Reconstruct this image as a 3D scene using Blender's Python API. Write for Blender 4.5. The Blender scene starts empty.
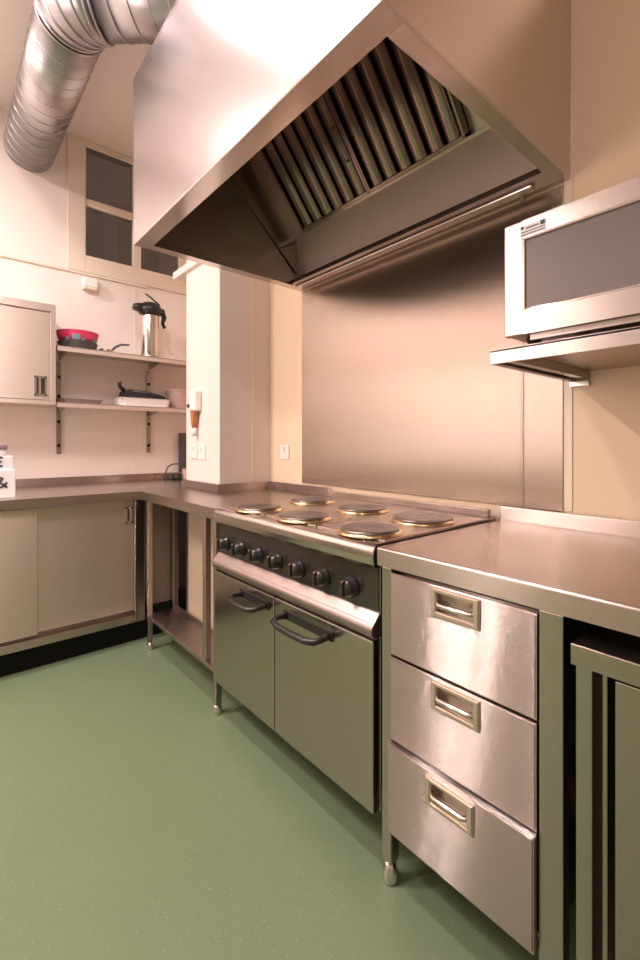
import bpy, bmesh, math
from mathutils import Vector, Matrix
PI = math.pi
S = bpy.context.scene
COL = S.collection

# ------------------------------------------------------------------ materials
def new_mat(name):
    m = bpy.data.materials.new(name); m.use_nodes = True
    nt = m.node_tree
    return m, nt, nt.nodes['Principled BSDF']

def plain(name, col, rough=.5, metal=0.0, spec=.5, bump=0, bscale=60, var=0, vscale=6, coat=0):
    m, nt, p = new_mat(name)
    p.inputs['Base Color'].default_value = (*col, 1)
    p.inputs['Roughness'].default_value = rough
    p.inputs['Metallic'].default_value = metal
    p.inputs['Specular IOR Level'].default_value = spec
    p.inputs['Coat Weight'].default_value = coat
    tc = nt.nodes.new('ShaderNodeTexCoord')
    if bump:
        n = nt.nodes.new('ShaderNodeTexNoise'); n.inputs['Scale'].default_value = bscale
        b = nt.nodes.new('ShaderNodeBump'); b.inputs['Strength'].default_value = bump
        b.inputs['Distance'].default_value = .004
        nt.links.new(tc.outputs['Object'], n.inputs['Vector'])
        nt.links.new(n.outputs['Fac'], b.inputs['Height'])
        nt.links.new(b.outputs['Normal'], p.inputs['Normal'])
    if var:
        n = nt.nodes.new('ShaderNodeTexNoise'); n.inputs['Scale'].default_value = vscale
        n.inputs['Detail'].default_value = 4
        mx = nt.nodes.new('ShaderNodeMixRGB')
        mx.inputs[1].default_value = (*[c*(1-var) for c in col], 1)
        mx.inputs[2].default_value = (*[min(1, c*(1+var)) for c in col], 1)
        nt.links.new(tc.outputs['Object'], n.inputs['Vector'])
        nt.links.new(n.outputs['Fac'], mx.inputs[0])
        nt.links.new(mx.outputs[0], p.inputs['Base Color'])
    return m

def steel(name, col, rough=.3, aniso=.6, rvar=.035, cvar=.03, spread=0):
    """brushed steel: U of the uv map runs across the brushing, V along it"""
    m, nt, p = new_mat(name)
    p.inputs['Metallic'].default_value = 1
    p.inputs['Anisotropic'].default_value = aniso
    uv = nt.nodes.new('ShaderNodeUVMap'); uv.uv_map = 'brush'
    mp = nt.nodes.new('ShaderNodeMapping'); mp.inputs['Scale'].default_value = (260, 2.5, 1)
    n = nt.nodes.new('ShaderNodeTexNoise'); n.inputs['Scale'].default_value = 1; n.inputs['Detail'].default_value = 3
    nt.links.new(uv.outputs['UV'], mp.inputs['Vector']); nt.links.new(mp.outputs['Vector'], n.inputs['Vector'])
    mr = nt.nodes.new('ShaderNodeMapRange')
    mr.inputs['To Min'].default_value = rough-rvar; mr.inputs['To Max'].default_value = rough+rvar
    nt.links.new(n.outputs['Fac'], mr.inputs['Value']); nt.links.new(mr.outputs['Result'], p.inputs['Roughness'])
    mx = nt.nodes.new('ShaderNodeMixRGB')
    mx.inputs[1].default_value = (*[c*(1-cvar) for c in col], 1)
    mx.inputs[2].default_value = (*[min(1, c*(1+cvar)) for c in col], 1)
    nt.links.new(n.outputs['Fac'], mx.inputs[0]); nt.links.new(mx.outputs[0], p.inputs['Base Color'])
    tg = nt.nodes.new('ShaderNodeTangent'); tg.direction_type = 'UV_MAP'; tg.uv_map = 'brush'
    nt.links.new(tg.outputs['Tangent'], p.inputs['Tangent'])
    if spread:
        # microscopic brushing grooves: normals scattered only across the brushing direction
        p.inputs['Anisotropic'].default_value = 0
        tc = nt.nodes.new('ShaderNodeTexCoord')
        sc = nt.nodes.new('ShaderNodeVectorMath'); sc.operation = 'SCALE'; sc.inputs['Scale'].default_value = 7919.0
        wn = nt.nodes.new('ShaderNodeTexWhiteNoise'); wn.noise_dimensions = '3D'
        dt = nt.nodes.new('ShaderNodeVectorMath'); dt.operation = 'DOT_PRODUCT'; dt.inputs[1].default_value = (1, 1, 1)
        ma = nt.nodes.new('ShaderNodeMath'); ma.operation = 'MULTIPLY_ADD'
        ma.inputs[1].default_value = 2*spread; ma.inputs[2].default_value = -3*spread
        tv = nt.nodes.new('ShaderNodeVectorMath'); tv.operation = 'SCALE'
        ge = nt.nodes.new('ShaderNodeNewGeometry')
        ad = nt.nodes.new('ShaderNodeVectorMath'); ad.operation = 'ADD'
        no = nt.nodes.new('ShaderNodeVectorMath'); no.operation = 'NORMALIZE'
        K = nt.links.new
        K(tc.outputs['Object'], sc.inputs[0]); K(sc.outputs[0], wn.inputs['Vector']); K(wn.outputs['Color'], dt.inputs[0])
        K(dt.outputs['Value'], ma.inputs[0]); K(tg.outputs['Tangent'], tv.inputs[0]); K(ma.outputs[0], tv.inputs['Scale'])
        K(ge.outputs['Normal'], ad.inputs[0]); K(tv.outputs[0], ad.inputs[1]); K(ad.outputs[0], no.inputs[0])
        K(no.outputs[0], p.inputs['Normal'])
    return m

M = {}
M['steel'] = steel('brushed_steel', (.55, .475, .45), .17, 0, .02, .03, .34)
M['steel_drawer'] = steel('brushed_drawer_steel', (.51, .44, .425), .10, 0, .015, .03, .40)
M['steel_door'] = steel('steel_door_satin', (.46, .42, .365), .22, .4)
M['steel_hood'] = steel('hood_steel', (.62, .555, .56), .25, .3, .02, .015)
M['steel_flange'] = steel('hood_flange_steel', (.62, .56, .52), .2, .3)
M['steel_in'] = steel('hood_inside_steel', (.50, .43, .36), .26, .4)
M['steel_back'] = steel('hood_back_steel', (.76, .63, .55), .42, .7)
M['steel_back'].node_tree.nodes['Principled BSDF'].inputs['Metallic'].default_value = .25
M['steel_splash'] = steel('splashback_steel', (.54, .455, .395), .19, 0, .02, .03, .20)
M['steel_top'] = steel('worktop_steel', (.52, .445, .395), .24, 0, .03, .03, .14)
M['chrome'] = plain('chrome', (.75, .70, .64), .12, 1)
M['bright'] = plain('bright_steel', (.72, .68, .64), .2, 1)
M['galv'] = plain('galvanised_duct', (.46, .445, .46), .36, 1, var=.12, vscale=9)
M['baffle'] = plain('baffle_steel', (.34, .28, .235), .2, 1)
M['wall'] = plain('cream_wall_paint', (.82, .735, .69), .45, spec=.35, bump=.03, bscale=90)
M['wall_r'] = plain('buff_wall_paint', (.86, .68, .50), .5, spec=.3, bump=.03, bscale=90)
M['ceil'] = plain('ceiling_paint', (.80, .73, .69), .7, spec=.2)
M['frame'] = plain('window_paint', (.78, .68, .58), .4, spec=.4)
M['boxing'] = plain('shaded_boxing_board', (.46, .37, .27), .5)  # beige darkened to carry the shade under the worktop
M['wall_unseen'] = plain('fill_cutting_wall_paint', (.58, .50, .45), .5, spec=.3)  # for the unseen walls, darkened to cut fill light in the room
M['strip'] = plain('joint_strip_plastic', (.84, .74, .58), .35)
M['white'] = plain('white_plastic', (.86, .83, .80), .35)
M['grey_plastic'] = plain('pale_grey_plastic', (.70, .68, .66), .4)
M['card'] = plain('white_card', (.84, .83, .84), .6)
M['ink'] = plain('dark_ink', (.05, .05, .06), .6)
M['black'] = plain('black_plastic', (.018, .017, .017), .32)
M['black_rub'] = plain('black_matt', (.015, .014, .013), .6)
M['void'] = plain('black_plinth', (.012, .012, .010), .7, spec=.1)
M['iron'] = plain('cast_iron_plate', (.20, .17, .155), .34, .9, bump=.05, bscale=120)
M['gold'] = plain('heat_tinted_rim', (.80, .60, .36), .22, 1)
M['panel_dark'] = plain('control_panel_dark', (.11, .10, .09), .2, .85)
M['knob'] = plain('knob_black', (.02, .018, .017), .28)
M['orange'] = plain('knob_orange_glint', (.55, .20, .05), .35)
M['mwglass'] = plain('microwave_glass', (.16, .13, .135), .16, spec=.8, coat=.3)
M['panel_shaded'] = plain('dark_reflection_steel', (.20, .165, .13), .35, .7)  # dark reflections of the dim corner put into the steel's base colour
M['nose'] = plain('satin_nose_steel', (.44, .365, .345), .36, 1)
M['bezel'] = plain('warm_bezel_steel', (.64, .54, .46), .38, .85)
M['satin_door'] = steel('satin_door_steel', (.66, .55, .48), .30, 0, .03, .03, .35)
M['satin_door'].node_tree.nodes['Principled BSDF'].inputs['Metallic'].default_value = .88
M['satin'] = steel('satin_cabinet_steel', (.70, .60, .54), .34, 0, .03, .02, .35)
M['satin'].node_tree.nodes['Principled BSDF'].inputs['Metallic'].default_value = .75
M['mwbody'] = steel('microwave_steel', (.49, .425, .395), .26, 0, .02, .02, .20)
M['pink'] = plain('pink_plastic', (.72, .05, .16), .35)
M['teal'] = plain('teal_plastic', (.15, .33, .36), .4)
M['darkgrey'] = plain('dark_grey_pan', (.09, .085, .085), .45)
M['palepink'] = plain('pale_pink_plastic', (.72, .52, .50), .4)
M['amber'] = plain('amber_soap', (.42, .16, .05), .3)
M['purple'] = plain('mauve_lid', (.30, .20, .28), .4)
M['lamp'] = plain('lamp_housing', (.85, .85, .83), .4)

def floor_mat():
    m, nt, p = new_mat('green_safety_vinyl')
    tc = nt.nodes.new('ShaderNodeTexCoord')
    n = nt.nodes.new('ShaderNodeTexNoise'); n.inputs['Scale'].default_value = 2.2; n.inputs['Detail'].default_value = 5
    nt.links.new(tc.outputs['Object'], n.inputs['Vector'])
    c1 = nt.nodes.new('ShaderNodeMixRGB')
    c1.inputs[1].default_value = (.140, .190, .108, 1); c1.inputs[2].default_value = (.168, .216, .130, 1)
    nt.links.new(n.outputs['Fac'], c1.inputs[0])
    v = nt.nodes.new('ShaderNodeTexVoronoi'); v.inputs['Scale'].default_value = 95
    nt.links.new(tc.outputs['Object'], v.inputs['Vector'])
    lt = nt.nodes.new('ShaderNodeMath'); lt.operation = 'LESS_THAN'; lt.inputs[1].default_value = .12
    nt.links.new(v.outputs['Distance'], lt.inputs[0])
    sp = nt.nodes.new('ShaderNodeSeparateColor'); nt.links.new(v.outputs['Color'], sp.inputs[0])
    gt = nt.nodes.new('ShaderNodeMath'); gt.operation = 'GREATER_THAN'; gt.inputs[1].default_value = .55
    nt.links.new(sp.outputs[0], gt.inputs[0])
    mu = nt.nodes.new('ShaderNodeMath'); mu.operation = 'MULTIPLY'
    nt.links.new(lt.outputs[0], mu.inputs[0]); nt.links.new(gt.outputs[0], mu.inputs[1])
    c2 = nt.nodes.new('ShaderNodeMixRGB'); c2.inputs[2].default_value = (.36, .40, .27, 1)
    nt.links.new(c1.outputs[0], c2.inputs[1]); nt.links.new(mu.outputs[0], c2.inputs[0])
    nt.links.new(c2.outputs[0], p.inputs['Base Color'])
    p.inputs['Roughness'].default_value = .42
    p.inputs['Specular IOR Level'].default_value = .4
    n2 = nt.nodes.new('ShaderNodeTexNoise'); n2.inputs['Scale'].default_value = 140
    nt.links.new(tc.outputs['Object'], n2.inputs['Vector'])
    b = nt.nodes.new('ShaderNodeBump'); b.inputs['Strength'].default_value = .12; b.inputs['Distance'].default_value = .003
    nt.links.new(n2.outputs['Fac'], b.inputs['Height']); nt.links.new(b.outputs['Normal'], p.inputs['Normal'])
    return m
M['floor'] = floor_mat()

def glass_mat():
    m = bpy.data.materials.new('window_glass'); m.use_nodes = True
    nt = m.node_tree; nt.nodes.clear()
    o = nt.nodes.new('ShaderNodeOutputMaterial'); mx = nt.nodes.new('ShaderNodeMixShader')
    f = nt.nodes.new('ShaderNodeFresnel'); f.inputs['IOR'].default_value = 1.5
    t = nt.nodes.new('ShaderNodeBsdfTransparent'); t.inputs['Color'].default_value = (.9, .9, .9, 1)
    g = nt.nodes.new('ShaderNodeBsdfGlossy'); g.inputs['Roughness'].default_value = .04
    nt.links.new(f.outputs[0], mx.inputs[0]); nt.links.new(t.outputs[0], mx.inputs[1])
    nt.links.new(g.outputs[0], mx.inputs[2]); nt.links.new(mx.outputs[0], o.inputs['Surface'])
    return m
M['glass'] = glass_mat()
M['lit_glass'] = plain('lit_frosted_glass', (.8, .75, .7), .4)
M['lit_glass'].node_tree.nodes['Principled BSDF'].inputs['Emission Color'].default_value = (1, .85, .8, 1)
M['lit_glass'].node_tree.nodes['Principled BSDF'].inputs['Emission Strength'].default_value = 2.0

# ------------------------------------------------------------------ mesh builder
class MB:
    def __init__(s): s.bm = bmesh.new()
    def box(s, x0, x1, y0, y1, z0, z1, bev=0, seg=2, mat=None):
        x0, x1 = min(x0, x1), max(x0, x1); y0, y1 = min(y0, y1), max(y0, y1); z0, z1 = min(z0, z1), max(z0, z1)
        P = [(x0,y0,z0),(x1,y0,z0),(x1,y1,z0),(x0,y1,z0),(x0,y0,z1),(x1,y0,z1),(x1,y1,z1),(x0,y1,z1)]
        v = [s.bm.verts.new(mat @ Vector(p) if mat else p) for p in P]
        F = [s.bm.faces.new([v[i] for i in f]) for f in ((0,3,2,1),(4,5,6,7),(0,1,5,4),(1,2,6,5),(2,3,7,6),(3,0,4,7))]
        if bev:
            e = list({e for f in F for e in f.edges})
            bmesh.ops.bevel(s.bm, geom=e, offset=bev, segments=seg, affect='EDGES', profile=.5)
        return s
    def prism(s, pts, axis, a0, a1, bev=0):
        """closed 2-D outline extruded: axis 'y' -> pts are (x,z); 'x' -> (y,z); 'z' -> (x,y)"""
        def mk(p, a):
            return (p[0], a, p[1]) if axis == 'y' else (a, p[0], p[1]) if axis == 'x' else (p[0], p[1], a)
        A = [s.bm.verts.new(mk(p, a0)) for p in pts]; B = [s.bm.verts.new(mk(p, a1)) for p in pts]
        n = len(pts); F = [s.bm.faces.new(A), s.bm.faces.new(B[::-1])]
        for i in range(n):
            j = (i+1) % n
            F.append(s.bm.faces.new((A[j], A[i], B[i], B[j])))
        if bev:
            e = list({e for f in F[:2] for e in f.edges})
            bmesh.ops.bevel(s.bm, geom=e, offset=bev, segments=2, affect='EDGES')
        return s
    def lathe(s, prof, c, seg=32, axis='z', smooth=True):
        rings = []
        for r, h in prof:
            ring = []
            for k in range(seg):
                a = 2*PI*k/seg; u, w = r*math.cos(a), r*math.sin(a)
                p = (u, w, h) if axis == 'z' else (h, u, w) if axis == 'x' else (w, h, u)
                ring.append(s.bm.verts.new((c[0]+p[0], c[1]+p[1], c[2]+p[2])))
            rings.append(ring)
        for A, B in zip(rings, rings[1:]):
            for k in range(seg):
                j = (k+1) % seg
                f = s.bm.faces.new((A[k], A[j], B[j], B[k])); f.smooth = smooth
        if prof[0][0] > 1e-4: s.bm.faces.new(rings[0][::-1])
        if prof[-1][0] > 1e-4: s.bm.faces.new(rings[-1])
        return s
    def tube(s, path, r, seg=12, closed=False, caps=True, smooth=True):
        path = [Vector(p) for p in path]; n = len(path); rings = []
        rr = r if isinstance(r, (list, tuple)) else [r]*n
        up = None
        for i, p in enumerate(path):
            if closed: d = path[(i+1) % n]-path[i-1]
            else: d = path[min(i+1, n-1)]-path[max(i-1, 0)]
            d.normalize()
            if up is None:
                up = Vector((0,0,1)) if abs(d.z) < .9 else Vector((1,0,0))
            a = up - d*up.dot(d)
            if a.length < 1e-5: a = d.orthogonal()
            a.normalize(); up = a; b = d.cross(a)
            rings.append([s.bm.verts.new(p + a*rr[i]*math.cos(2*PI*k/seg) + b*rr[i]*math.sin(2*PI*k/seg)) for k in range(seg)])
        m = n if closed else n-1
        for i in range(m):
            A, B = rings[i], rings[(i+1) % n]
            for k in range(seg):
                j = (k+1) % seg
                f = s.bm.faces.new((A[k], A[j], B[j], B[k])); f.smooth = smooth
        if caps and not closed:
            s.bm.faces.new(rings[0][::-1]); s.bm.faces.new(rings[-1])
        return s
    def quad(s, *P):
        s.bm.faces.new([s.bm.verts.new(p) for p in P]); return s
    def build(s, name, mat, parent=None, streak='z', at=(0,0,0)):
        """one mesh object; vertices were given in world space, origin goes to the parent's base (or 'at')"""
        bm = s.bm
        bmesh.ops.recalc_face_normals(bm, faces=bm.faces[:])
        uvl = bm.loops.layers.uv.new('brush')
        order = {'x': 'xzy', 'y': 'yxz', 'z': 'zxy'}[streak]
        ax = {'x': Vector((1,0,0)), 'y': Vector((0,1,0)), 'z': Vector((0,0,1))}
        for f in bm.faces:
            n = f.normal; t = None
            for k in order:
                t = ax[k]-n*n.dot(ax[k])
                if t.length > .35: break
            t.normalize(); b = n.cross(t)
            for l in f.loops: l[uvl].uv = (l.vert.co.dot(t), l.vert.co.dot(b))
        off = Vector(at) if parent is None else world_base[parent.name]
        for v in bm.verts: v.co -= off
        me = bpy.data.meshes.new(name); bm.to_mesh(me); bm.free()
        me.materials.append(M[mat] if isinstance(mat, str) else mat)
        o = bpy.data.objects.new(name, me); COL.objects.link(o)
        if parent is None: o.location = off
        else: o.parent = parent
        world_base[o.name] = off.copy()
        return o
world_base = {}

def thing(name, label, cat, loc, group=None):
    o = bpy.data.objects.new(name, None); COL.objects.link(o)
    o.empty_display_size = .05
    o.location = loc; world_base[o.name] = Vector(loc)
    return tag(o, label, cat, group)
def tag(o, label, cat, group=None):
    o['label'] = label; o['category'] = cat
    if group: o['group'] = group
    return o
def struct(mb, name, mat, parent=None, **k):
    o = mb.build(name, mat, parent, **k)
    if parent is None: o['kind'] = 'structure'
    return o
def arc(cx, cz, r, a0, a1, n=6):
    return [(cx+r*math.cos(math.radians(a0+(a1-a0)*i/n)), cz+r*math.sin(math.radians(a0+(a1-a0)*i/n))) for i in range(n+1)]

# ------------------------------------------------------------------ the room
XL, YF, YN, ZC = -3.7, 3.45, -2.6, 3.26
struct(MB().box(XL, 0, YN, YF, -.05, 0), 'floor', 'floor')
struct(MB().box(XL, 0, YN, YF, ZC, ZC+.05), 'ceiling', 'ceil')
struct(MB().box(0, .1, YN, YF+.1, -.05, ZC+.05), 'wall_right', 'wall_r')
struct(MB().box(XL-.1, XL, YN, YF+.1, -.05, ZC+.05), 'wall_left', 'wall_unseen')
struct(MB().box(XL-.1, .1, YN-.1, YN, -.05, ZC+.05), 'wall_front', 'wall_unseen')
wx0, wx1, wz0, wz1 = -.80, -.04, 2.44, 3.235
fw = MB()
fw.box(XL, wx0, YF, YF+.1, -.05, ZC+.05); fw.box(wx1, 0, YF, YF+.1, -.05, ZC+.05)
fw.box(wx0, wx1, YF, YF+.1, -.05, wz0); fw.box(wx0, wx1, YF, YF+.1, wz1, ZC+.05)
struct(fw, 'wall_back', 'wall')
win = bpy.data.objects.new('window_1', None); COL.objects.link(win); win.location = (-.42, YF, wz0)
win['kind'] = 'structure'; world_base['window_1'] = Vector((-.42, YF, wz0))
f = MB()
f.box(wx0-.09, wx0+.02, YF-.014, YF, 2.3405, ZC-.002, .003)          # left architrave
f.box(wx0+.0202, wx1, YF-.0138, YF, 2.3405, wz0+.02, .003)                  # apron below the panes
f.box(wx0+.0202, wx1, YF-.0138, YF, wz1-.02, ZC-.002, .003)                # head
f.box(wx0, wx0+.025, YF-.008, YF+.05, wz0, wz1, .003)
f.box(-.456, -.398, YF-.006, YF+.05, wz0, wz1, .003)                # mullion
f.box(wx1-.06, wx1, YF-.006, YF+.05, wz0, wz1, .003)
f.box(wx0+.02, -.456, YF-.004, YF+.05, 2.81, 2.86, .003)            # transoms
f.box(-.398, wx1-.06, YF-.004, YF+.05, 2.81, 2.86, .003)
f.box(wx0+.02, wx1-.02, YF-.004, YF+.05, wz0, wz0+.02, .002)
f.build('window_frame', 'frame', win)
for a, b in ((-.775, -.456), (-.398, -.10)):
    for c, d in ((wz0+.02, 2.81), (2.86, wz1)):
        MB().box(a, b, YF+.022, YF+.026, c, d).build('pane', 'glass', win)
struct(MB().box(XL, -.36, YF-.012, YF, 2.323, 2.340, .003), 'trim_1', 'frame')
struct(MB().box(-.345, 0, 2.325, 2.77, 0, ZC, .004), 'wall_pillar', 'wall')
struct(MB().box(-.368, -.02, 2.318, 2.93, 2.245, 2.292, .004), 'trim_2', 'wall')      # cable trunking at the pillar head
struct(MB().box(-.132, -.114, 2.321, 2.325, .93, 2.245, .001), 'trim_3', 'strip')
struct(MB().box(-.446, -.438, YF-.003, YF, .93, 2.323), 'trim_4', 'wall')
struct(MB().box(-.004, 0, .585, .611, .935, 2.30, .001), 'trim_5', 'strip')
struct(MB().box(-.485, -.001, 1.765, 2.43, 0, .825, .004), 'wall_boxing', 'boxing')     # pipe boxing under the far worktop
for a, b, n in ((XL, -2.62, 1),):
    struct(MB().box(a, b, YF-.012, YF, 0, .1, .003), 'baseboard_back', 'void')

# ------------------------------------------------------------------ luminaires
def area(name, loc, sx, sy, power, col, parent, rot=(0,0,0), spread=PI):
    l = bpy.data.lights.new(name, 'AREA'); l.shape = 'RECTANGLE'; l.size = sx; l.size_y = sy
    l.energy = power; l.color = col; l.spread = spread
    o = bpy.data.objects.new(name, l); COL.objects.link(o)
    o.parent = parent; o.location = Vector(loc)-world_base[parent.name]; o.rotation_euler = rot
    return o
WARM = (1.0, .85, .81)
def batten(x, y, lx, ly, power, label, tubes=1, gap=.2):
    t = thing('ceiling_light', label, 'light', (x, y, ZC), 'ceiling light fittings')
    MB().box(x-lx/2, x+lx/2, y-ly/2, y+ly/2, ZC-.05, ZC, .006).build('housing', 'lamp', t)
    for k in range(tubes):
        yy = y + (k-(tubes-1)/2)*gap
        area('tube', (x, yy, ZC-.055), lx*.94, (ly*.8 if tubes == 1 else .055), power/tubes, WARM, t)
    return t
batten(-1.42, 1.48, .14, .95, 34, 'long batten ceiling light in front of the extraction hood')
batten(-2.45, 1.48, .20, .30, 26, 'compact twin tube ceiling light further into the room', tubes=2, gap=.15)
batten(-2.75, 2.55, .9, .14, 66, 'long batten ceiling light at the window end of the room')
batten(-2.6, -.9, .14, 1.2, 22, 'long batten ceiling light behind the camera side of the room')

# a door on the opposite wall with two tall vision panels, lit from the corridor behind it
dor = bpy.data.objects.new('door_1', None); COL.objects.link(dor); dor.location = (XL, 2.19, 0)
dor['kind'] = 'structure'; world_base['door_1'] = Vector((XL, 2.19, 0))
MB().box(XL, XL+.035, 1.80, 2.58, .005, 2.10, .003).build('door_leaf', 'frame', dor)
m = MB()
m.box(XL, XL+.05, 1.73, 1.80, 0, 2.17, .003); m.box(XL, XL+.05, 2.58, 2.65, 0, 2.17, .003); m.box(XL, XL+.05, 1.80, 2.58, 2.10, 2.17, .003)
m.build('door_frame', 'frame', dor)
for y in (2.03, 2.21):
    MB().box(XL+.034, XL+.038, y-.04, y+.04, .92, 2.02).build('vision_panel', 'lit_glass', dor)
    area('corridor_light', (XL+.041, y, 1.47), 1.08, .05, 5.5, WARM, dor, rot=(0, -PI/2, 0))
MB().tube([(XL+.035, 1.86, 1.0), (XL+.08, 1.86, 1.0), (XL+.08, 1.97, 1.0)], .009, 10).build('door_handle', 'chrome', dor)

# ------------------------------------------------------------------ extraction hood
hx, hy0, hy1, hz, ht = -.92, .59, 2.02, 2.02, 2.73
hood = thing('extraction_hood', 'large brushed steel extraction hood canopy fixed over the range cooker', 'extractor hood', (-.46, 1.3, hz))
T = .012
MB().box(hx, hx+T, hy0, hy1, hz, ht, .003).build('front_panel', 'steel_hood', hood, 'y')
MB().box(hx+T, -.001, hy1-T, hy1, hz, ht, .002).build('side_panel', 'steel_hood', hood, 'x')
MB().box(hx+T, -.001, hy0, hy0+T, hz, ht, .002).build('side_panel', 'steel_hood', hood, 'x')
MB().box(hx, -.001, hy0, hy1, ht, ht+.01).build('top_panel', 'steel_hood', hood, 'x')
MB().prism([(-.001, hz+.04), (-.014, hz+.04), (-.040, 2.318), (-.040, ht), (-.001, ht)], 'y', hy0+T, hy1-T).build('back_panel', 'steel_back', hood, 'z')
fl = MB()
fl.box(hx+.001, hx+.068, hy0, hy1, hz-.003, hz+.004, .001); fl.box(hx+.062, hx+.068, hy0+.0395, hy1-.045, hz, hz+.035, .001)
fl.box(hx+.0682, -.0905, hy1-.05, hy1, hz-.003, hz+.004, .001); fl.box(hx+.0682, -.09, hy1-.05, hy1-.044, hz, hz+.035, .001)
fl.box(hx+.0682, -.0905, hy0, hy0+.045, hz-.003, hz+.004, .001); fl.box(hx+.0682, -.09, hy0+.039, hy0+.045, hz, hz+.035, .001)
fl.build('bottom_flange', 'steel_flange', hood, 'y')
g = MB()
g.prism([(-.10, hz+.024), (-.10, hz+.004), (-.088, hz-.004), (-.002, hz-.004), (-.002, hz+.05), (-.015, hz+.05), (-.03, hz+.012), (-.088, hz+.012), (-.092, hz+.024)], 'y', hy0+.001, hy1-.001)
g.box(-.086, -.05, hy0+.09, hy1-.06, hz-.018, hz-.005, .004)
g.build('grease_gutter', 'steel_flange', hood, 'z')
# sloping filter housing: a line in xz from (FX0,FZ0) up to (FX1,FZ1)
FX0, FZ0, FX1, FZ1 = -.042, 2.318, -.382, 2.728
sl = Vector((FX1-FX0, 0, FZ1-FZ0)); L = sl.length; sl.normalize(); nr = Vector((-sl.z, 0, sl.x))   # nr points down into the room
if nr.z > 0: nr = -nr
def onf(u, y, h):
    p = Vector((FX0, y, FZ0)) + sl*u + nr*h
    return (p.x, p.y, p.z)
def fbox(mb, u0, u1, y0, y1, h0, h1, bev=0):
    mt = Matrix(((sl.x, 0, nr.x, FX0), (0, 1, 0, 0), (sl.z, 0, nr.z, FZ0), (0, 0, 0, 1)))
    mb.box(u0, u1, y0, y1, h0, h1, bev, 1, mt); return mb
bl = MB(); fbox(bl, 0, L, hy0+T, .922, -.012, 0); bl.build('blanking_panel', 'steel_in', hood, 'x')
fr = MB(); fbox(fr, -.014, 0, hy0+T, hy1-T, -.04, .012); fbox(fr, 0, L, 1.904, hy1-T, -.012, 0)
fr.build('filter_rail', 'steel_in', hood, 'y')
sm = MB()
ys = hy1-T-.004
sm.tube([(-.60, ys, 2.62), (-.449, ys, 2.479), (-.045, ys, 2.10)], .0035, 6)
sm.tube([(-.16, ys, 2.21), (-.045, ys, 2.275)], .003, 6)
sm.build('seam', 'panel_dark', hood, 'z')
# grease filters: two lift-out baffle filters
for i, (a, b, lab) in enumerate(((1.413, 1.902, 'steel baffle grease filter on the far side of the hood, nearest the duct'),
                                 (.925, 1.411, 'steel baffle grease filter on the near side of the hood, nearest the microwave'))):
    base = onf(0, (a+b)/2, 0)
    t = thing('grease_filter', lab, 'filter', base, 'baffle filters in the hood')
    fm = MB()
    fbox(fm, 0, .016, a, b, 0, .05, .003); fbox(fm, L-.02, L, a, b, 0, .05, .003)
    fbox(fm, 0, L, a, a+.010, 0, .05, .002); fbox(fm, 0, L, b-.010, b, 0, .05, .002)
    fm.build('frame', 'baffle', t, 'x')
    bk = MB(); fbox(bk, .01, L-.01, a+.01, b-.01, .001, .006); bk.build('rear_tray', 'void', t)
    n = 6; st = (b-a-.02)/n
    sl_m = MB()
    for k in range(n):
        yc = a+.01+st*(k+.5); w = st*.40
        # each baffle a shallow channel, rounded towards the room
        pts = [(-w, .018), (-w*1.0, .030), (-w*.72, .041), (-w*.25, .047), (w*.25, .047), (w*.72, .041), (w, .030), (w, .018), (w*.8, .018), (w*.7, .030), (0, .038), (-w*.7, .030), (-w*.8, .018)]
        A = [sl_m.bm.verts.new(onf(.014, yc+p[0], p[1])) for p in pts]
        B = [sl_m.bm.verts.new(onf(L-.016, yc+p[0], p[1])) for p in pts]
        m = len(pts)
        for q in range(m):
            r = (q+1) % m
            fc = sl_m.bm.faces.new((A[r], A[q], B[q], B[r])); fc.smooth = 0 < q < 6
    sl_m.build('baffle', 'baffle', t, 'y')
    if i: continue
    hb = MB(); yh = a+.028
    hb.tube([onf(.16, yh, .046), onf(.16, yh, .066), onf(.175, yh, .074), onf(.285, yh, .074), onf(.30, yh, .066), onf(.30, yh, .046)], .0045, 8)
    hb.build('handle', 'baffle', t)

# ------------------------------------------------------------------ duct
duct = thing('ventilation_duct', 'round spiral galvanised steel duct bending from the back wall to the hood', 'duct', (-1.09, 3.44, 3.06))
R0 = .138; zc = 3.055
P0 = Vector((-1.11, 3.449, zc)); P1 = Vector((-1.11, 2.25, zc))
dirB = Vector((math.sin(math.radians(49)), -math.cos(math.radians(49)), 0))
# elbow: arc of 49 degrees from -Y to dirB
rb = .20; cen = P1 + Vector((rb, 0, 0)); arcp = []
for k in range(7):
    a = math.radians(49*k/6)
    arcp.append(cen + Vector((-rb*math.cos(a), -rb*math.sin(a), 0)))
P2 = arcp[-1]; dirB = Vector((math.sin(math.radians(49)), -math.cos(math.radians(49)), 0))
P3 = P2 + dirB*.60
def spiral(p, q, pitch=.085, r=R0, rr=.0035):
    d = (q-p); ln = d.length; d.normalize(); a = Vector((0,0,1)); b = d.cross(a)
    n = int(ln/pitch*28)
    return MB().tube([p + d*(ln*i/n) + (a*math.cos(2*PI*i/28)+b*math.sin(2*PI*i/28))*r for i in range(n+1)], rr, 6)
p1 = MB().tube([P0, P1+Vector((0,.03,0))], R0, 48).build('pipe', 'galv', duct)
spiral(P0-Vector((0,.01,0)), P1+Vector((0,.06,0))).build('seam', 'galv', p1)
e1 = MB().tube(arcp, R0+.004, 48).build('elbow', 'galv', duct)
rings = MB()
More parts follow.
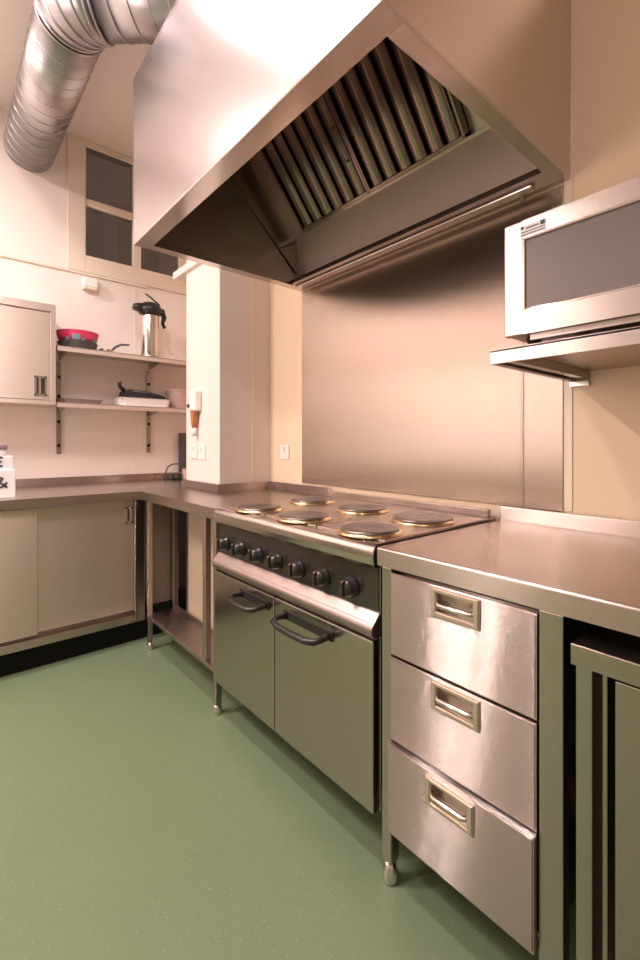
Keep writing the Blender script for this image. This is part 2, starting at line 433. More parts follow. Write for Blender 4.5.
for q in (0, 1.5, 3, 4.5, 6):
    i = int(q); fr_ = q-i; c0 = arcp[i] if fr_ == 0 else (arcp[i]+arcp[i+1])/2
    a = math.radians(49*q/6); dd = Vector((math.sin(a), -math.cos(a), 0)); s_ = Vector((0,0,1)); bb = dd.cross(s_)
    for o_ in ((-.012, .012) if q in (0, 6) else (0,)):
        rings.tube([c0+dd*o_+(s_*math.cos(2*PI*k/40)+bb*math.sin(2*PI*k/40))*(R0+.005) for k in range(40)], .006, 6, closed=True)
rings.build('collar', 'galv', e1)
p2 = MB().tube([P2-dirB*.02, P3], R0, 48).build('pipe', 'galv', duct)
spiral(P2+dirB*.05, P3).build('seam', 'galv', p2)
dn = [P3 + dirB*.16*math.sin(math.radians(a)) - Vector((0,0,.16*(1-math.cos(math.radians(a))))) for a in range(0, 91, 15)]
dn.append(Vector((dn[-1].x, dn[-1].y, ht+.011)))
MB().tube(dn, R0+.003, 48).build('elbow', 'galv', duct)

# ------------------------------------------------------------------ splashback
sb = thing('splashback_panel', 'wide brushed steel splashback sheet on the wall behind the range cooker', 'splashback', (0, 1.37, .935), 'steel splashback sheets')
MB().box(-.006, -.0005, .752, 2.0, .933, hz-.012, .001).build('sheet', 'steel_splash', sb, 'y')
sb2 = thing('splashback_panel', 'narrow brushed steel splashback sheet between the wide sheet and the bare wall', 'splashback', (0, .68, .935), 'steel splashback sheets')
MB().box(-.006, -.0005, .613, .744, .933, hz-.012, .001).build('sheet', 'steel_splash', sb2, 'y')
MB().box(-.0085, -.006, .742, .754, .935, hz+.0, .001).build('cover_strip', 'steel', sb2, 'y')

# ------------------------------------------------------------------ range cooker
CY0, CY1 = .832, 1.742
ck = thing('range_cooker', 'stainless steel electric range cooker with six hot plates and two oven doors', 'cooker', (-.34, (CY0+CY1)/2, 0))
MB().box(-.652, -.03, CY0, CY1, .152, .84, .003).build('body', 'steel_door', ck)
prof = [(-.03, .842), (-.03, .885), (-.656, .885)] + arc(-.656, .859, .026, 90, 180, 8)[1:] + [(-.682, .846), (-.678, .828), (-.668, .818), (-.655, .818), (-.652, .842)]
MB().prism(prof, 'y', CY0, CY1, .002).build('hob', 'steel_flange', ck, 'x')
for a, b in ((CY0+.006, 1.131), (1.137, 1.434), (1.44, CY1-.006)):
    MB().box(-.628, -.075, a, b, .8835, .8885, .003).build('hob_tray', 'steel_top', ck, 'x')
for yy in (1.134, 1.437):
    MB().box(-.628, -.075, yy-.0035, yy+.0035, .8852, .8872).build('joint', 'void', ck)
HP = [(-.575, 1.555, .092), (-.575, 1.265, .092), (-.575, .945, .092), (-.26, 1.60, .100), (-.275, 1.265, .100), (-.29, .962, .104)]
for x, y, r in HP:
    c = (x, y, .888)
    h = MB().lathe([(r-.004, 0), (r-.004, .0135), (r-.010, .0155), (.03, .0145), (.026, .013), (0.0001, .013)], c, 48).build('hot_plate', 'iron', ck)
    MB().lathe([(r+.007, .0004), (r+.007, .003), (r-.0005, .0105), (r-.003, .0105), (r-.003, .0004)], c, 48).build('rim', 'gold', h)
MB().box(-.656, -.648, CY0+.004, CY1-.004, .69, .822, .001).build('control_panel', 'panel_dark', ck, 'y')
nose = [(-.652, .698), (-.660, .694)] + arc(-.666, .652, .024, 125, 255, 12) + [(-.652, .630)]
MB().prism(nose, 'y', CY0-.002, CY1, .001).build('bullnose_rail', 'nose', ck, 'x')
for k in range(7):
    y = 1.683-.124*k
    kb = MB().lathe([(.030, 0), (.030, -.006), (.0255, -.010), (.0245, -.024), (.020, -.032), (.010, -.036), (.0001, -.0365)], (-.656, y, .742), 28, 'x').build('knob', 'knob', ck)
    kg = MB(); kg.box(-.699, -.664, y-.005, y+.005, .720, .764, .003); kg.build('grip', 'knob', kb)
    MB().box(-.6995, -.690, y-.002, y+.002, .7590, .7648, .001).build('glint', 'orange', kb)  # orange glint on the knob, built as a small coloured sliver
def oven_door(y0, y1, h0, h1):
    d = MB().box(-.680, -.654, y0, y1, .156, .621, .003).build('oven_door', 'steel_door', ck, 'z')
    MB().box(-.6815, -.657, y0+.001, y1-.001, .6195, .6235, .001).build('top_edge', 'bright', d)
    hd = MB()
    z = .580
    hd.tube([(-.681, h0+.012, z+.002), (-.715, h0+.004, z+.002), (-.738, h0+.014, z-.003), (-.747, h0+.045, z-.006), (-.749, (h0+h1)/2, z-.007), (-.747, h1-.045, z-.006), (-.738, h1-.014, z-.003), (-.715, h1-.004, z+.002), (-.681, h1-.012, z+.002)],
            [.012, .0095, .010, .0108, .011, .0108, .010, .0095, .012], 12)
    hd.box(-.685, -.680, h0-.006, h1+.006, z-.012, z+.018, .002)
    hd.build('handle', 'black', d)
oven_door(CY0+.002, 1.297, 1.0, 1.235); oven_door(1.302, CY1-.006, 1.335, 1.52)
for x in (-.50, -.09):
    for y in (CY0+.014, CY1-.016):
        MB().lathe([(.017, 0), (.017, .008), (.011, .014), (.011, .153)], (x, y, 0), 20).build('leg', 'panel_dark', ck)
MB().box(-.052, -.030, CY0+.02, CY1-.005, .885, .916, .003).build('back_rail', 'steel', ck, 'y')

# ------------------------------------------------------------------ drawer unit and near worktop
wt = thing('worktop', 'long brushed steel worktop over the drawers, right of the range cooker', 'worktop', (-.34, .1, .832), 'steel worktops')
MB().prism([(0, .832), (0, .88), (-.670, .88)] + arc(-.670, .874, .006, 90, 180, 4)[1:] + [(-.676, .832)], 'y', -.9, .823, .001).build('top', 'steel_top', wt, 'x')
MB().box(-.022, -.0062, -.9, .823, .879, .930, .003).build('upstand', 'mwbody', wt, 'z')

du = thing('drawer_unit', 'steel three drawer unit on legs under the near worktop', 'drawer unit', (-.34, .58, 0))
for x0, x1 in ((-.674, -.642), (-.06, -.03)):
    for y0, y1 in ((.776, .808), (.352, .398)):
        lg = MB().box(x0, x1, y0, y1, .055, .831, .002).build('leg', 'steel_door', du, 'z')
        xc, yc = (x0+x1)/2, (y0+y1)/2
        MB().lathe([(.019, 0), (.021, .006), (.021, .028), (.015, .036), (.015, .056)], (xc, yc, 0), 20).build('foot', 'bright', lg)
cb = MB(); cb.box(-.640, -.03, .775, .781, .152, .831); cb.box(-.640, -.03, .393, .397, .152, .831); cb.box(-.640, -.03, .397, .775, .150, .156)
cb.box(-.640, -.634, .397, .775, .815, .831); cb.build('carcass', 'steel_door', du, 'z')
def drawer(z0, z1, out, hy, hz_):
    x = -.680-out; y0, y1 = .4005, .7735
    py0, py1, pz0, pz1 = hy-.050, hy+.050, hz_-.024, hz_+.026
    m = MB()
    xs = x; Y = [y0, py0, py1, y1]; Z = [z0, pz0, pz1, z1]
    V = [[m.bm.verts.new((xs, yy, zz)) for zz in Z] for yy in Y]
    for i in range(3):
        for j in range(3):
            if i == 1 and j == 1: continue
            m.bm.faces.new((V[i][j], V[i+1][j], V[i+1][j+1], V[i][j+1]))
    # folded edges and back of the drawer front
    W = [[m.bm.verts.new((xs+.022, yy, zz)) for zz in (z0, z1)] for yy in (y0, y1)]
    m.bm.faces.new((V[0][0], V[0][1], V[0][2], V[0][3], W[0][1], W[0][0]))
    m.bm.faces.new((V[3][0], V[3][1], V[3][2], V[3][3], W[1][1], W[1][0]))
    m.bm.faces.new((V[0][3], V[1][3], V[2][3], V[3][3], W[1][1], W[0][1]))
    m.bm.faces.new((V[0][0], V[1][0], V[2][0], V[3][0], W[1][0], W[0][0]))
    eds = [e for e in m.bm.edges if len(e.link_faces) == 2 and abs(e.link_faces[0].normal.dot(e.link_faces[1].normal)) < .5]
    m.bm.normal_update()
    bmesh.ops.recalc_face_normals(m.bm, faces=m.bm.faces[:])
    eds = [e for e in m.bm.edges if len(e.link_faces) == 2 and e.calc_face_angle(0) > 1 and all(abs(v.co.x-xs) < 1e-5 for v in e.verts)]
    bmesh.ops.bevel(m.bm, geom=eds, offset=.003, segments=2, affect='EDGES')
    d = m.build('drawer', 'steel_drawer', du, 'z')
    bx = MB(); bx.box(xs+.024, -.10, y0+.02, y1-.02, z0+.03, z1-.05)
    bx.build('drawer_box', 'steel_door', d)
    h = MB()
    fy0, fy1, fz0, fz1 = hy-.0625, hy+.0625, hz_-.034, hz_+.034
    o = .007
    Yh = [fy0, py0+.003, py1-.003, fy1]; Zh = [fz0, pz0+.003, pz1-.003, fz1]
    VV = [[[h.bm.verts.new((xx, yy, zz)) for zz in Zh] for yy in Yh] for xx in (xs-o, xs-.0003)]
    for q in (0, 1):
        for i in range(3):
            for j in range(3):
                if i == 1 and j == 1: continue
                h.bm.faces.new((VV[q][i][j], VV[q][i+1][j], VV[q][i+1][j+1], VV[q][i][j+1]))
    loop = [(0,0),(1,0),(2,0),(3,0),(3,1),(3,2),(3,3),(2,3),(1,3),(0,3),(0,2),(0,1)]; hole = [(1,1),(2,1),(2,2),(1,2)]
    for lp in (loop, hole):
        for k in range(len(lp)):
            (a_, b_), (c_, d_) = lp[k], lp[(k+1) % len(lp)]
            h.bm.faces.new((VV[0][a_][b_], VV[0][c_][d_], VV[1][c_][d_], VV[1][a_][b_]))
    h.bm.normal_update(); bmesh.ops.recalc_face_normals(h.bm, faces=h.bm.faces[:])
    eds = [e for e in h.bm.edges if e.calc_face_angle(0) > 1 and all(abs(v.co.x-(xs-o)) < 1e-5 for v in e.verts)]
    bmesh.ops.bevel(h.bm, geom=eds, offset=.003, segments=2, affect='EDGES')
    h.build('handle_plate', 'bezel', d)
    # recessed cup with an arched upper surface
    c = MB(); n = 8; prev = None
    prof = [(xs-.002, pz1+.002)] + [(xs+.002+.020*math.sin(PI/2*k/n), pz1-(pz1-pz0)*.55*(1-math.cos(PI/2*k/n))) for k in range(1, n+1)] + [(xs+.022, pz0+.008), (xs-.002, pz0-.002)]
    A = [c.bm.verts.new((p[0], py0-.001, p[1])) for p in prof]; B = [c.bm.verts.new((p[0], py1+.001, p[1])) for p in prof]
    for i in range(len(prof)-1):
        fc = c.bm.faces.new((A[i], A[i+1], B[i+1], B[i])); fc.smooth = i < n
    c.bm.faces.new(A); c.bm.faces.new(B[::-1])
    c.build('handle_cup', 'bezel', d)
    gp = MB()
    gp.tube([(xs+.004, py0+.003, pz0+.022), (xs-.006, py0+.006, pz0+.021), (xs-.0095, py0+.013, pz0+.020), (xs-.0095, py1-.013, pz0+.020), (xs-.006, py1-.006, pz0+.021), (xs+.004, py1-.003, pz0+.022)], .0062, 10)
    gp.build('handle_grip', 'chrome', d)
drawer(.612, .822, 0, .582, .785)
drawer(.392, .605, .001, .582, .565)
drawer(.158, .386, .012, .590, .340)

# ------------------------------------------------------------------ under-counter cabinet on the right
uc = thing('undercounter_cabinet', 'steel cabinet with a folded top tucked under the worktop, right of the drawers', 'cabinet', (-.4, -.1, 0))
MB().box(-.700, -.06, -.55, .330, .757, .795, .002).build('top', 'steel_door', uc, 'x')
b = MB(); b.box(-.694, -.664, .296, .323, .06, .757, .002); b.box(-.676, -.08, .300, .320, .06, .757); b.box(-.60, -.08, -.54, .30, .06, .757)
b.build('body', 'steel_door', uc, 'z')
MB().box(-.684, -.601, .275, .284, .06, .757, .002).build('inner_stile', 'steel_door', uc, 'z')
MB().box(-.690, -.668, -.12, .262, .09, .750, .002).build('door', 'steel_door', uc, 'z')
MB().box(-.690, -.668, -.53, -.125, .09, .750, .002).build('door', 'steel_door', uc, 'z')
for x in (-.66, -.12):
    for y in (.29, -.5):
        MB().lathe([(.02, 0), (.02, .01), (.013, .014), (.013, .061)], (x, y, 0), 18).build('foot', 'bright', uc)

# ------------------------------------------------------------------ microwave on its shelf
ms = thing('microwave_shelf', 'deep steel wall shelf with a folded front edge carrying the microwave', 'shelf', (-.25, .2, 1.357))
s_ = MB(); s_.box(-.506, -.001, -.45, .593, 1.386, 1.393, .001); s_.box(-.506, -.500, -.45, .593, 1.357, 1.392, .001)
s_.box(-.4995, -.001, .575, .5925, 1.357, 1.3858, .001)
s_.build('board', 'mwbody', ms, 'x')
for y in (.545, -.40):
    MB().prism([(-.499, 1.385), (-.001, 1.385), (-.001, 1.362), (-.499, 1.360)], 'y', y-.01, y+.012).build('bracket', 'steel_door', ms)
    MB().box(-.012, -.001, y-.012, y+.046, 1.340, 1.356, .001).build('wall_plate', 'steel_door', ms)
mw = thing('microwave_oven', 'stainless steel microwave oven with a dark glass door on the wall shelf', 'microwave', (-.27, .3, 1.394))
MB().box(-.478, -.05, .035, .555, 1.421, 1.690, .004).build('body', 'mwbody', mw, 'z')
wy0, wy1, wz_0, wz_1 = .17, .509, 1.478, 1.648
d = MB()
Y = [.158, wy0, wy1, .558]; Z = [1.420, wz_0, wz_1, 1.694]
d.box(-.502, -.479, wy1, .558, 1.420, 1.694, .003); d.box(-.502, -.479, .16, wy0, 1.420, 1.694, .003)
d.box(-.502, -.479, wy0-.003, wy1+.003, 1.420, wz_0); d.box(-.502, -.479, wy0-.003, wy1+.003, wz_1, 1.694)
dd_ = d.build('door', 'mwbody', mw, 'z')
gl = MB(); n = 14
# gently curved bottom edge of the glass: it sags a little towards the middle
top = [(wy1+(wy0-wy1)*k/n, wz_1) for k in range(n+1)]
bot = [(wy1+(wy0-wy1)*k/n, wz_0+.004-.006*math.sin(PI*k/n)) for k in range(n+1)]
gl.prism(top+bot[::-1], 'x', -.4985, -.482)
gl.build('window', 'mwglass', dd_)
fr = MB()
fr.box(-.5035, -.498, wy1-.003, wy1+.004, wz_0-.001, wz_1+.002, .001); fr.box(-.5035, -.498, wy0-.004, wy0+.003, wz_0-.001, wz_1+.002, .001)
fr.box(-.5035, -.498, wy0-.004, wy1+.004, wz_1-.002, wz_1+.003, .001)
fr.tube([(-.500, y, z-.001) for y, z in bot], .003, 6)
fr.build('window_frame', 'chrome', dd_)
bd = MB().box(-.5032, -.5015, .457, .517, 1.6545, 1.6800, .0005).build('badge', 'grey_plastic', dd_)
bm_ = MB()
for y0, y1, z0, z1 in ((.508, .515, 1.671, 1.678), (.459, .469, 1.668, 1.678), (.459, .515, 1.6625, 1.6645), (.459, .515, 1.6565, 1.6585), (.472, .504, 1.670, 1.673)):
    bm_.box(-.5038, -.5031, y0, y1, z0, z1)
bm_.build('badge_print', 'ink', bd)
MB().box(-.502, -.479, .036, .157, 1.420, 1.694, .003).build('control_panel', 'mwbody', mw, 'z')
MB().box(-.5065, -.502, .06, .135, 1.60, 1.65, .001).build('display', 'mwglass', mw)
for x in (-.42, -.08):
    for y in (.52, .07):
        MB().lathe([(.016, 0), (.016, .02), (.02, .0275)], (x, y, 1.3932), 16).build('foot', 'black_rub', mw)
MB().box(-.49, -.47, .06, .50, 1.405, 1.4205, .002).build('base_lip', 'mwbody', mw, 'z')

# ------------------------------------------------------------------ far worktop, cupboard and stand
fwk = thing('worktop', 'L-shaped brushed steel worktop along the back wall and round the white pillar', 'worktop', (-.9, 3.0, .832), 'steel worktops')
LP = [(-2.7, 2.655), (-.672, 2.655), (-.672, 1.748), (-.002, 1.748), (-.002, 2.323), (-.347, 2.323), (-.347, 2.772), (-.002, 2.772), (-.002, 3.448), (-2.7, 3.448)]
MB().prism(LP, 'z', .832, .88).build('top', 'steel_top', fwk, 'x')
u = MB(); u.box(-2.7, -.002, 3.43, 3.449, .879, .928, .002)
u.box(-.367, -.3465, 2.303, 2.79, .879, .925, .002); u.box(-.3465, -.022, 2.303, 2.3235, .879, .925, .002); u.box(-.022, -.0065, 1.75, 2.303, .879, .925, .002)
u.build('upstand', 'steel', fwk, 'z')
fc = thing('base_cupboard', 'long steel cupboard with sliding doors under the back worktop', 'cupboard', (-1.6, 3.05, 0))
MB().box(-2.65, -.70, 2.715, 3.42, .126, .83).build('body', 'steel_door', fc, 'z')
q = MB(); q.box(-2.65, -.6985, 2.672, 2.716, .126, .168, .002); q.box(-.698, -.642, 2.672, 2.716, .126, .83, .002); q.build('face_frame', 'steel', fc, 'z')
dl = MB().box(-2.05, -1.178, 2.676, 2.694, .185, .828, .003).build('sliding_door', 'satin_door', fc, 'z')
dr = MB().box(-1.20, -.699, 2.696, 2.713, .190, .828, .002).build('sliding_door', 'satin_door', fc, 'z')
def recess_handle(x0, x1, z0, z1, y, par):
    h = MB(); o = .004
    h.box(x0, x1, y-o, y, z1-.012, z1, .001); h.box(x0, x1, y-o, y, z0, z0+.012, .001)
    h.box(x0, x0+.012, y-o, y, z0, z1, .001); h.box(x1-.012, x1, y-o, y, z0, z1, .001)
    hh = h.build('handle', 'gold' if False else 'bright', par)
    c = MB(); c.box(x0+.012, x1-.012, y-.0012, y-.0002, z0+.012, z1-.012); c.build('handle_cup', 'panel_dark', hh)
    g = MB(); g.box(x0+.022, x0+.034, y-.008, y-.001, z0+.010, z1-.010, .002); g.build('handle_grip', 'chrome', hh)
recess_handle(-.745, -.702, .695, .790, 2.696, dr)
MB().box(-2.6, -.52, 2.725, 3.40, 0, .126).build('plinth', 'void', fc)
stt = thing('worktop_stand', 'narrow steel leg stand with a low shelf in the corner left of the cooker', 'stand', (-.58, 2.15, 0))
lg = MB().box(-.669, -.645, 2.539, 2.563, .04, .831, .002).build('leg', 'steel', stt, 'z')
MB().lathe([(.016, 0), (.018, .006), (.018, .03), (.012, .042)], (-.655, 2.549, 0), 16).build('foot', 'bright', lg)
lg = MB().box(-.669, -.641, 1.747, 1.772, .04, .831, .002).build('leg', 'steel', stt, 'z')
MB().lathe([(.016, 0), (.018, .006), (.018, .03), (.012, .042)], (-.655, 1.760, 0), 16).build('foot', 'bright', lg)
MB().box(-.669, -.641, 1.845, 1.873, .197, .831, .002).build('post', 'steel', stt, 'z')
for y0 in (2.535, 1.768):
    MB().box(-.530, -.500, y0, y0+.026, .0, .831, .002).build('rear_post', 'steel_door', stt, 'z')
sh = MB(); sh.box(-.671, -.498, 1.747, 2.564, .178, .197, .002); sh.box(-.504, -.498, 1.80, 2.530, .197, .212, .001); sh.build('shelf', 'steel', stt, 'x')
MB().box(-.669, -.500, 2.566, 2.572, .245, .831, .001).build('end_panel', 'panel_shaded', stt, 'z')

# ------------------------------------------------------------------ wall cabinet and shelves
wc = thing('wall_cabinet', 'pale steel wall cabinet with a hinged door on the back wall', 'cabinet', (-1.5, 3.3, 1.39))
c = MB(); c.box(-2.2, -1.011, 3.165, 3.448, 1.39, 2.0, .002)
c.build('body', 'satin', wc, 'z')
c = MB(); c.box(-2.2, -1.011, 3.15, 3.166, 1.955, 2.0, .002); c.box(-2.2, -1.011, 3.15, 3.166, 1.39, 1.414, .002); c.box(-1.042, -1.011, 3.15, 3.166, 1.414, 1.955, .002)
c.build('face_frame', 'satin', wc, 'z')
wd = MB().box(-1.75, -1.047, 3.153, 3.1655, 1.418, 1.946, .002).build('door', 'satin', wc, 'z')
recess_handle(-1.125, -1.058, 1.440, 1.560, 3.153, wd)
def wall_shelf(z, lab):
    t = thing('wall_shelf', lab, 'shelf', (-.55, 3.3, z), 'steel shelves on the back wall')
    b_ = MB(); b_.box(-1.003, -.06, 3.15, 3.434, z-.006, z, .001); b_.box(-1.003, -.06, 3.15, 3.156, z-.032, z-.001, .001)
    b_.box(-1.003, -.06, 3.428, 3.434, z, z+.03, .001)
    b_.build('board', 'satin', t, 'y')
    for x in (-.943, -.345):
        MB().prism([(3.165, z-.007), (3.434, z-.007), (3.434, z-.05), (3.40, z-.05), (3.165, z-.022)], 'x', x-.004, x+.004).build('bracket', 'steel_door', t)
    return t
Z1, Z2 = 1.758, 1.410
wall_shelf(Z1, 'upper steel shelf on the back wall carrying the vacuum jug and the pink pan')
wall_shelf(Z2, 'lower steel shelf on the back wall carrying the white tray and the dark griddle')
for x, lab in ((-.943, 'slotted steel shelf upright on the back wall, beside the wall cabinet'), (-.345, 'slotted steel shelf upright on the back wall, beside the white pillar')):
    t = thing('shelf_upright', lab, 'bracket rail', (x, 3.44, 1.09), 'slotted shelf uprights')
    MB().box(x-.014, x+.014, 3.436, 3.449, 1.085, 1.70, .001).build('rail', 'steel_door', t)
    for z in (1.14, 1.30, 1.47, 1.60):
        MB().lathe([(.011, 0), (.011, -.003), (.0001, -.004)], (x, 3.436, z), 12, 'y').build('bolt', 'void', t)

# things on the shelves
pot = thing('vacuum_jug', 'tall steel vacuum pump jug with a black lid on the upper shelf', 'jug', (-.40, 3.26, Z1))
px, py = -.40, 3.26
MB().lathe([(.058, .0), (.062, .006), (.062, .30), (.056, .318), (.05, .322)], (px, py, Z1+.001), 36).build('body', 'bright', pot)
MB().lathe([(.050, .316), (.072, .320), (.086, .338), (.086, .352), (.072, .382), (.045, .400), (.0001, .405)], (px, py, Z1), 30).build('lid', 'black', pot)
MB().tube([(px-.03, py-.01, Z1+.350), (px-.080, py-.02, Z1+.352), (px-.108, py-.025, Z1+.346), (px-.114, py-.025, Z1+.328)], [.034, .034, .028, .018], 14).build('spout', 'black', pot)
MB().tube([(px+.05, py, Z1+.365), (px+.085, py-.01, Z1+.355), (px+.10, py-.01, Z1+.31), (px+.088, py-.01, Z1+.27), (px+.105, py-.01, Z1+.235)], [.022, .022, .018, .013, .012], 12).build('handle', 'black', pot)
MB().tube([(px+.07, py, Z1+.40), (px+.0, py-.005, Z1+.445), (px-.035, py-.005, Z1+.462)], .007, 8).build('bail', 'darkgrey', pot)

pn = thing('roasting_pan', 'dark grey round pan under the pink bowl on the upper shelf', 'pan', (-.862, 3.28, Z1))
MB().lathe([(.095, 0), (.108, .006), (.116, .046), (.119, .048), (.115, .050), (.108, .044), (.08, .012)], (-.862, 3.28, Z1+.001), 36).build('body', 'darkgrey', pn)
bw = thing('mixing_bowl', 'pink plastic bowl with teal patches nested in the dark pan', 'bowl', (-.862, 3.28, Z1+.052))
MB().lathe([(.106, 0), (.118, .034), (.124, .062), (.126, .064), (.122, .065), (.112, .034), (.09, .008)], (-.862, 3.28, Z1+.052), 36).build('body', 'pink', bw)
for a0, a1, h0, h1 in ((-118, -96, .004, .036), (-52, -36, .002, .024), (-92, -80, .002, .016), (-30, -14, .004, .03), (-140, -128, .002, .02)):
    m = MB(); n = 5
    def rr(h): return .1068+.012*h/.034
    A = [m.bm.verts.new((-.862+rr(h0)*math.cos(math.radians(a0+(a1-a0)*k/n)), 3.28+rr(h0)*math.sin(math.radians(a0+(a1-a0)*k/n)), Z1+.052+h0)) for k in range(n+1)]
    B = [m.bm.verts.new((-.862+rr(h1)*math.cos(math.radians(a0+(a1-a0)*k/n)), 3.28+rr(h1)*math.sin(math.radians(a0+(a1-a0)*k/n)), Z1+.052+h1)) for k in range(n+1)]
    for k in range(n): m.bm.faces.new((A[k], A[k+1], B[k+1], B[k]))
    m.build('patch', 'teal', bw)
ld = thing('ladle', 'thin steel ladle lying with its handle raised on the upper shelf', 'ladle', (-.70, 3.26, Z1))
MB().lathe([(.0001, .001), (.03, .006), (.043, .026), (.046, .030), (.042, .028), (.028, .010), (.0001, .004)], (-.690, 3.27, Z1), 24).build('bowl', 'bright', ld)
MB().tube([(-.66, 3.265, Z1+.026), (-.635, 3.258, Z1+.055), (-.60, 3.25, Z1+.075), (-.545, 3.25, Z1+.080)], [.006, .009, .008, .006], 8).build('handle', 'darkgrey', ld)

def tray(x0, x1, y0, y1, z0, h, name, lab, cat, mat, wall=.008, flare=.012):
    m = MB()
    def ring(o, z): return [m.bm.verts.new(p) for p in ((x0+o, y0+o, z), (x1-o, y0+o, z), (x1-o, y1-o, z), (x0+o, y1-o, z))]
    R = [ring(flare, z0), ring(0, z0+h), ring(-.006, z0+h+.002), ring(wall, z0+h-.001), ring(flare+wall, z0+.008)]
    for A, B in zip(R, R[1:]):
        for k in range(4): m.bm.faces.new((A[k], A[(k+1) % 4], B[(k+1) % 4], B[k]))
    m.bm.faces.new(R[0][::-1]); m.bm.faces.new(R[-1])
    eds = [e for e in m.bm.edges if len(e.link_faces) == 2 and abs((e.verts[0].co-e.verts[1].co).normalized().z) > .5]
    bmesh.ops.bevel(m.bm, geom=eds, offset=.02, segments=4, affect='EDGES')
    return tag(m.build(name, mat, None, at=((x0+x1)/2, (y0+y1)/2, z0)), lab, cat)
tray(-.622, -.275, 3.175, 3.40, Z2+.001, .055, 'serving_tray', 'white rectangular deep tray on the lower shelf under the dark griddle', 'tray', 'white')
tray(-.985, -.735, 3.18, 3.40, Z2+.001, .024, 'oven_tray', 'shallow pale metal oven tray at the wall cabinet end of the lower shelf', 'tray', 'mwbody', .004)
gp = thing('griddle_pan', 'black griddle pan with an upturned handle lying on the white tray', 'pan', (-.43, 3.28, Z2+.055))
zg = Z2+.0565
m = MB(); m.prism([(-.585, zg+.012), (-.575, zg), (-.325, zg), (-.305, zg+.010), (-.33, zg+.030), (-.42, zg+.050), (-.56, zg+.060), (-.575, zg+.055)], 'y', 3.195, 3.37, .006)
m.build('body', 'black_rub', gp)
MB().tube([(-.57, 3.27, zg+.05), (-.60, 3.262, zg+.075), (-.612, 3.26, zg+.10), (-.595, 3.26, zg+.108)], [.016, .014, .012, .008], 10).build('handle', 'black', gp)
MB().tube([(-.54, 3.194, zg+.048), (-.42, 3.194, zg+.040), (-.335, 3.194, zg+.022)], .004, 6).build('edge_rib', 'darkgrey', gp)
bs = thing('washing_bowl', 'pale pink plastic bowl beside the white tray at the pillar end of the lower shelf', 'bowl', (-.17, 3.28, Z2))
MB().lathe([(.070, 0), (.076, .004), (.108, .135), (.116, .137), (.108, .139), (.10, .13), (.07, .012)], (-.165, 3.285, Z2+.001), 36).build('body', 'palepink', bs)

# on the pillar and walls
sd = thing('soap_dispenser', 'white wall soap dispenser with a brown outlet on the white pillar', 'soap dispenser', (-.36, 2.62, 1.36))
MB().box(-.392, -.3455, 2.545, 2.645, 1.352, 1.475, .010, 3).build('body', 'white', sd)
MB().lathe([(.013, 0), (.013, -.006), (.0001, -.008)], (-.3925, 2.628, 1.385), 14, 'x').build('button', 'black', sd)
MB().lathe([(.008, 0), (.008, -.004), (.0001, -.005)], (-.3925, 2.628, 1.425), 14, 'x').build('lens', 'grey_plastic', sd)
MB().prism([(2.575, 1.353), (2.63, 1.353), (2.618, 1.27), (2.60, 1.245), (2.588, 1.27)], 'x', -.382, -.352).build('outlet', 'amber', sd)
MB().tube([(-.367, 2.603, 1.25), (-.367, 2.600, 1.20)], .014, 12).build('nozzle', 'grey_plastic', sd)
def socket(n, plane, a, z, lab, s=.086):
    if plane == 'x':
        x, y = n, a
        t = thing('wall_socket', lab, 'socket', (x, y, z), 'white wall sockets')
        MB().box(x-.009, x-.0005, y-s/2, y+s/2, z-s/2, z+s/2, .003).build('face_plate', 'white', t)
        MB().box(x-.013, x-.009, y-.010, y+.010, z+.004, z+.030, .002).build('switch', 'grey_plastic', t)
        k = MB()
        for dy, dz in ((0, -.004), (-.012, -.022), (.012, -.022)): k.box(x-.0096, x-.0088, y+dy-.003, y+dy+.003, z+dz-.004, z+dz+.004)
        k.build('pin_hole', 'grey_plastic', t)
socket(-.345, 'x', 2.645, 1.105, 'white socket on the pillar below the soap dispenser, nearer the back wall')
socket(-.345, 'x', 2.535, 1.100, 'white socket on the pillar below the soap dispenser, nearer the cooker')
socket(0, 'x', 2.165, 1.105, 'white wall socket on the wall between the pillar and the steel splashback')
sn = thing('wall_sensor', 'small white sensor box on the back wall under the window', 'sensor', (-.755, 3.45, 2.25))
MB().box(-.80, -.708, 3.40, 3.4495, 2.232, 2.300, .008, 3).build('case', 'white', sn)
MB().box(-.797, -.711, 3.402, 3.449, 2.220, 2.231, .003).build('lens', 'strip', sn)

# on the far worktop
gd = thing('cable_adaptor', 'small black adaptor box with a looped cable at the back of the far worktop', 'adaptor', (-.16, 3.36, .88))
MB().box(-.215, -.135, 3.31, 3.385, .8803, .925, .008, 3).build('case', 'black', gd)
MB().lathe([(.014, 0), (.014, -.004), (.0001, -.005)], (-.185, 3.310, .902), 14, 'y').build('dial', 'darkgrey', gd)
MB().tube([(-.255, 3.33, .884), (-.26, 3.33, .93), (-.24, 3.335, .975), (-.20, 3.34, .998), (-.15, 3.34, .998), (-.115, 3.335, .975), (-.10, 3.33, .94)], .0055, 8).build('cable', 'darkgrey', gd)
MB().box(-.125, -.09, 3.30, 3.34, .8803, .96, .006).build('plug', 'palepink', gd)
ub = tag(MB().box(-.118, -.06, 3.405, 3.428, .93, 1.235, .004).build('chopping_board', 'darkgrey', None, at=(-.105, 3.4, .93)), 'dark upright board on the worktop edge, mostly hidden behind the white pillar', 'board')

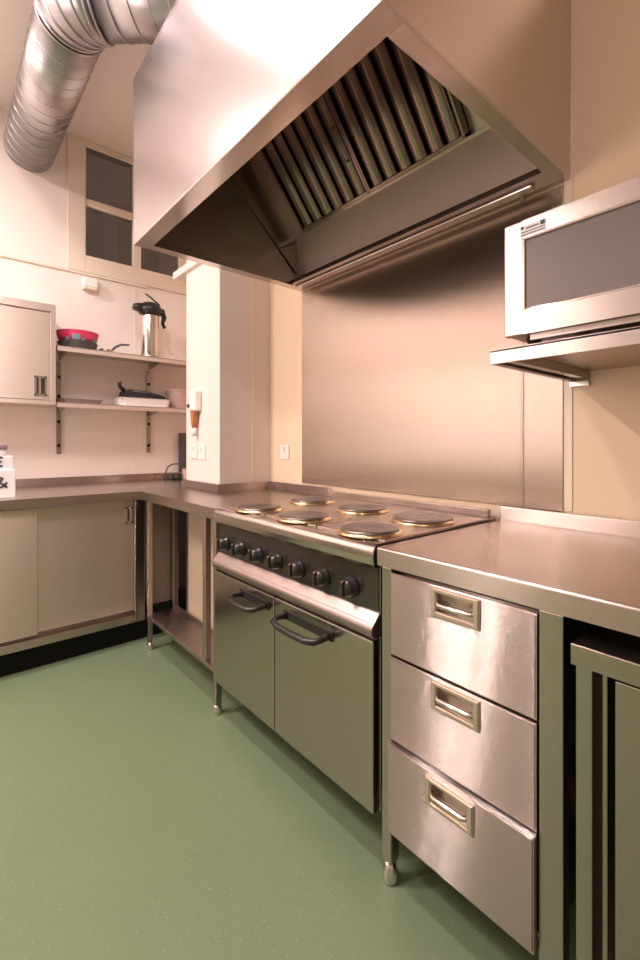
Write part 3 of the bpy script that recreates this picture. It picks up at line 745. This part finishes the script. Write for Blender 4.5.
bx = thing('carton', 'white carton with dark printed lettering on the far worktop, front of the mauve jar', 'box', (-1.35, 2.83, .88))
MB().box(-1.46, -1.262, 2.762, 2.90, .8803, 1.022, .003).build('body', 'card', bx)
MB().box(-1.46, -1.270, 2.775, 2.90, 1.022, 1.092, .003).build('upper_box', 'card', bx)
def strokes(name, par, x0, z0, w, h, segs, y, th):
    m = MB()
    for (a, b_), (c_, d_) in segs:
        p, q_ = Vector((x0+a*w, y, z0+b_*h)), Vector((x0+c_*w, y, z0+d_*h))
        m.tube([p, q_], th, 6)
    return m.build(name, 'ink', par)
AMP = [((1, 0), (.2, .72)), ((.2, .72), (.25, .95)), ((.25, .95), (.5, 1)), ((.5, 1), (.65, .82)), ((.65, .82), (.1, .35)), ((.1, .35), (.08, .12)), ((.08, .12), (.35, 0)), ((.35, 0), (.7, .12)), ((.7, .12), (1, .5))]
EE = [((0, 0), (0, 1)), ((0, 1), (1, 1)), ((0, .5), (.9, .5)), ((0, 0), (1, 0))]
strokes('lettering', bx, -1.350, .934, .052, .052, AMP, 2.762, .005)
strokes('lettering', bx, -1.352, 1.042, .036, .044, EE, 2.775, .005)
jr = thing('jar', 'mauve lidded jar standing on the white carton', 'jar', (-1.33, 2.84, 1.092))
MB().lathe([(.038, .0004), (.040, .004), (.040, .030), (.034, .034)], (-1.33, 2.845, 1.092), 28).build('body', 'grey_plastic', jr)
MB().lathe([(.042, .034), (.043, .036), (.043, .052), (.040, .056), (.0001, .057)], (-1.33, 2.845, 1.092), 28).build('lid', 'purple', jr)

# ------------------------------------------------------------------ world, camera, view
w = bpy.data.worlds.new('night'); S.world = w; w.use_nodes = True
w.node_tree.nodes['Background'].inputs[0].default_value = (.070, .044, .034, 1)
w.node_tree.nodes['Background'].inputs[1].default_value = 1.0
cd = bpy.data.cameras.new('camera'); cam = bpy.data.objects.new('camera', cd); COL.objects.link(cam)
cd.sensor_fit = 'VERTICAL'; cd.sensor_height = 36; cd.sensor_width = 24
cd.lens = 452.5/960*36
cd.shift_y = (442.8-480)/960
cd.clip_start = .02
cam.location = (-1.58, 0, 1.159); cam.rotation_euler = (PI/2, 0, -math.radians(40.5))
S.camera = cam
S.view_settings.view_transform = 'Standard'; S.view_settings.look = 'None'
S.view_settings.gamma = 1; S.view_settings.use_curve_mapping = False
S.view_settings.exposure = 0.3
S.cycles.max_bounces = 10; S.cycles.diffuse_bounces = 5; S.cycles.glossy_bounces = 6
S.cycles.use_denoising = True
S.cycles.sample_clamp_indirect = 8
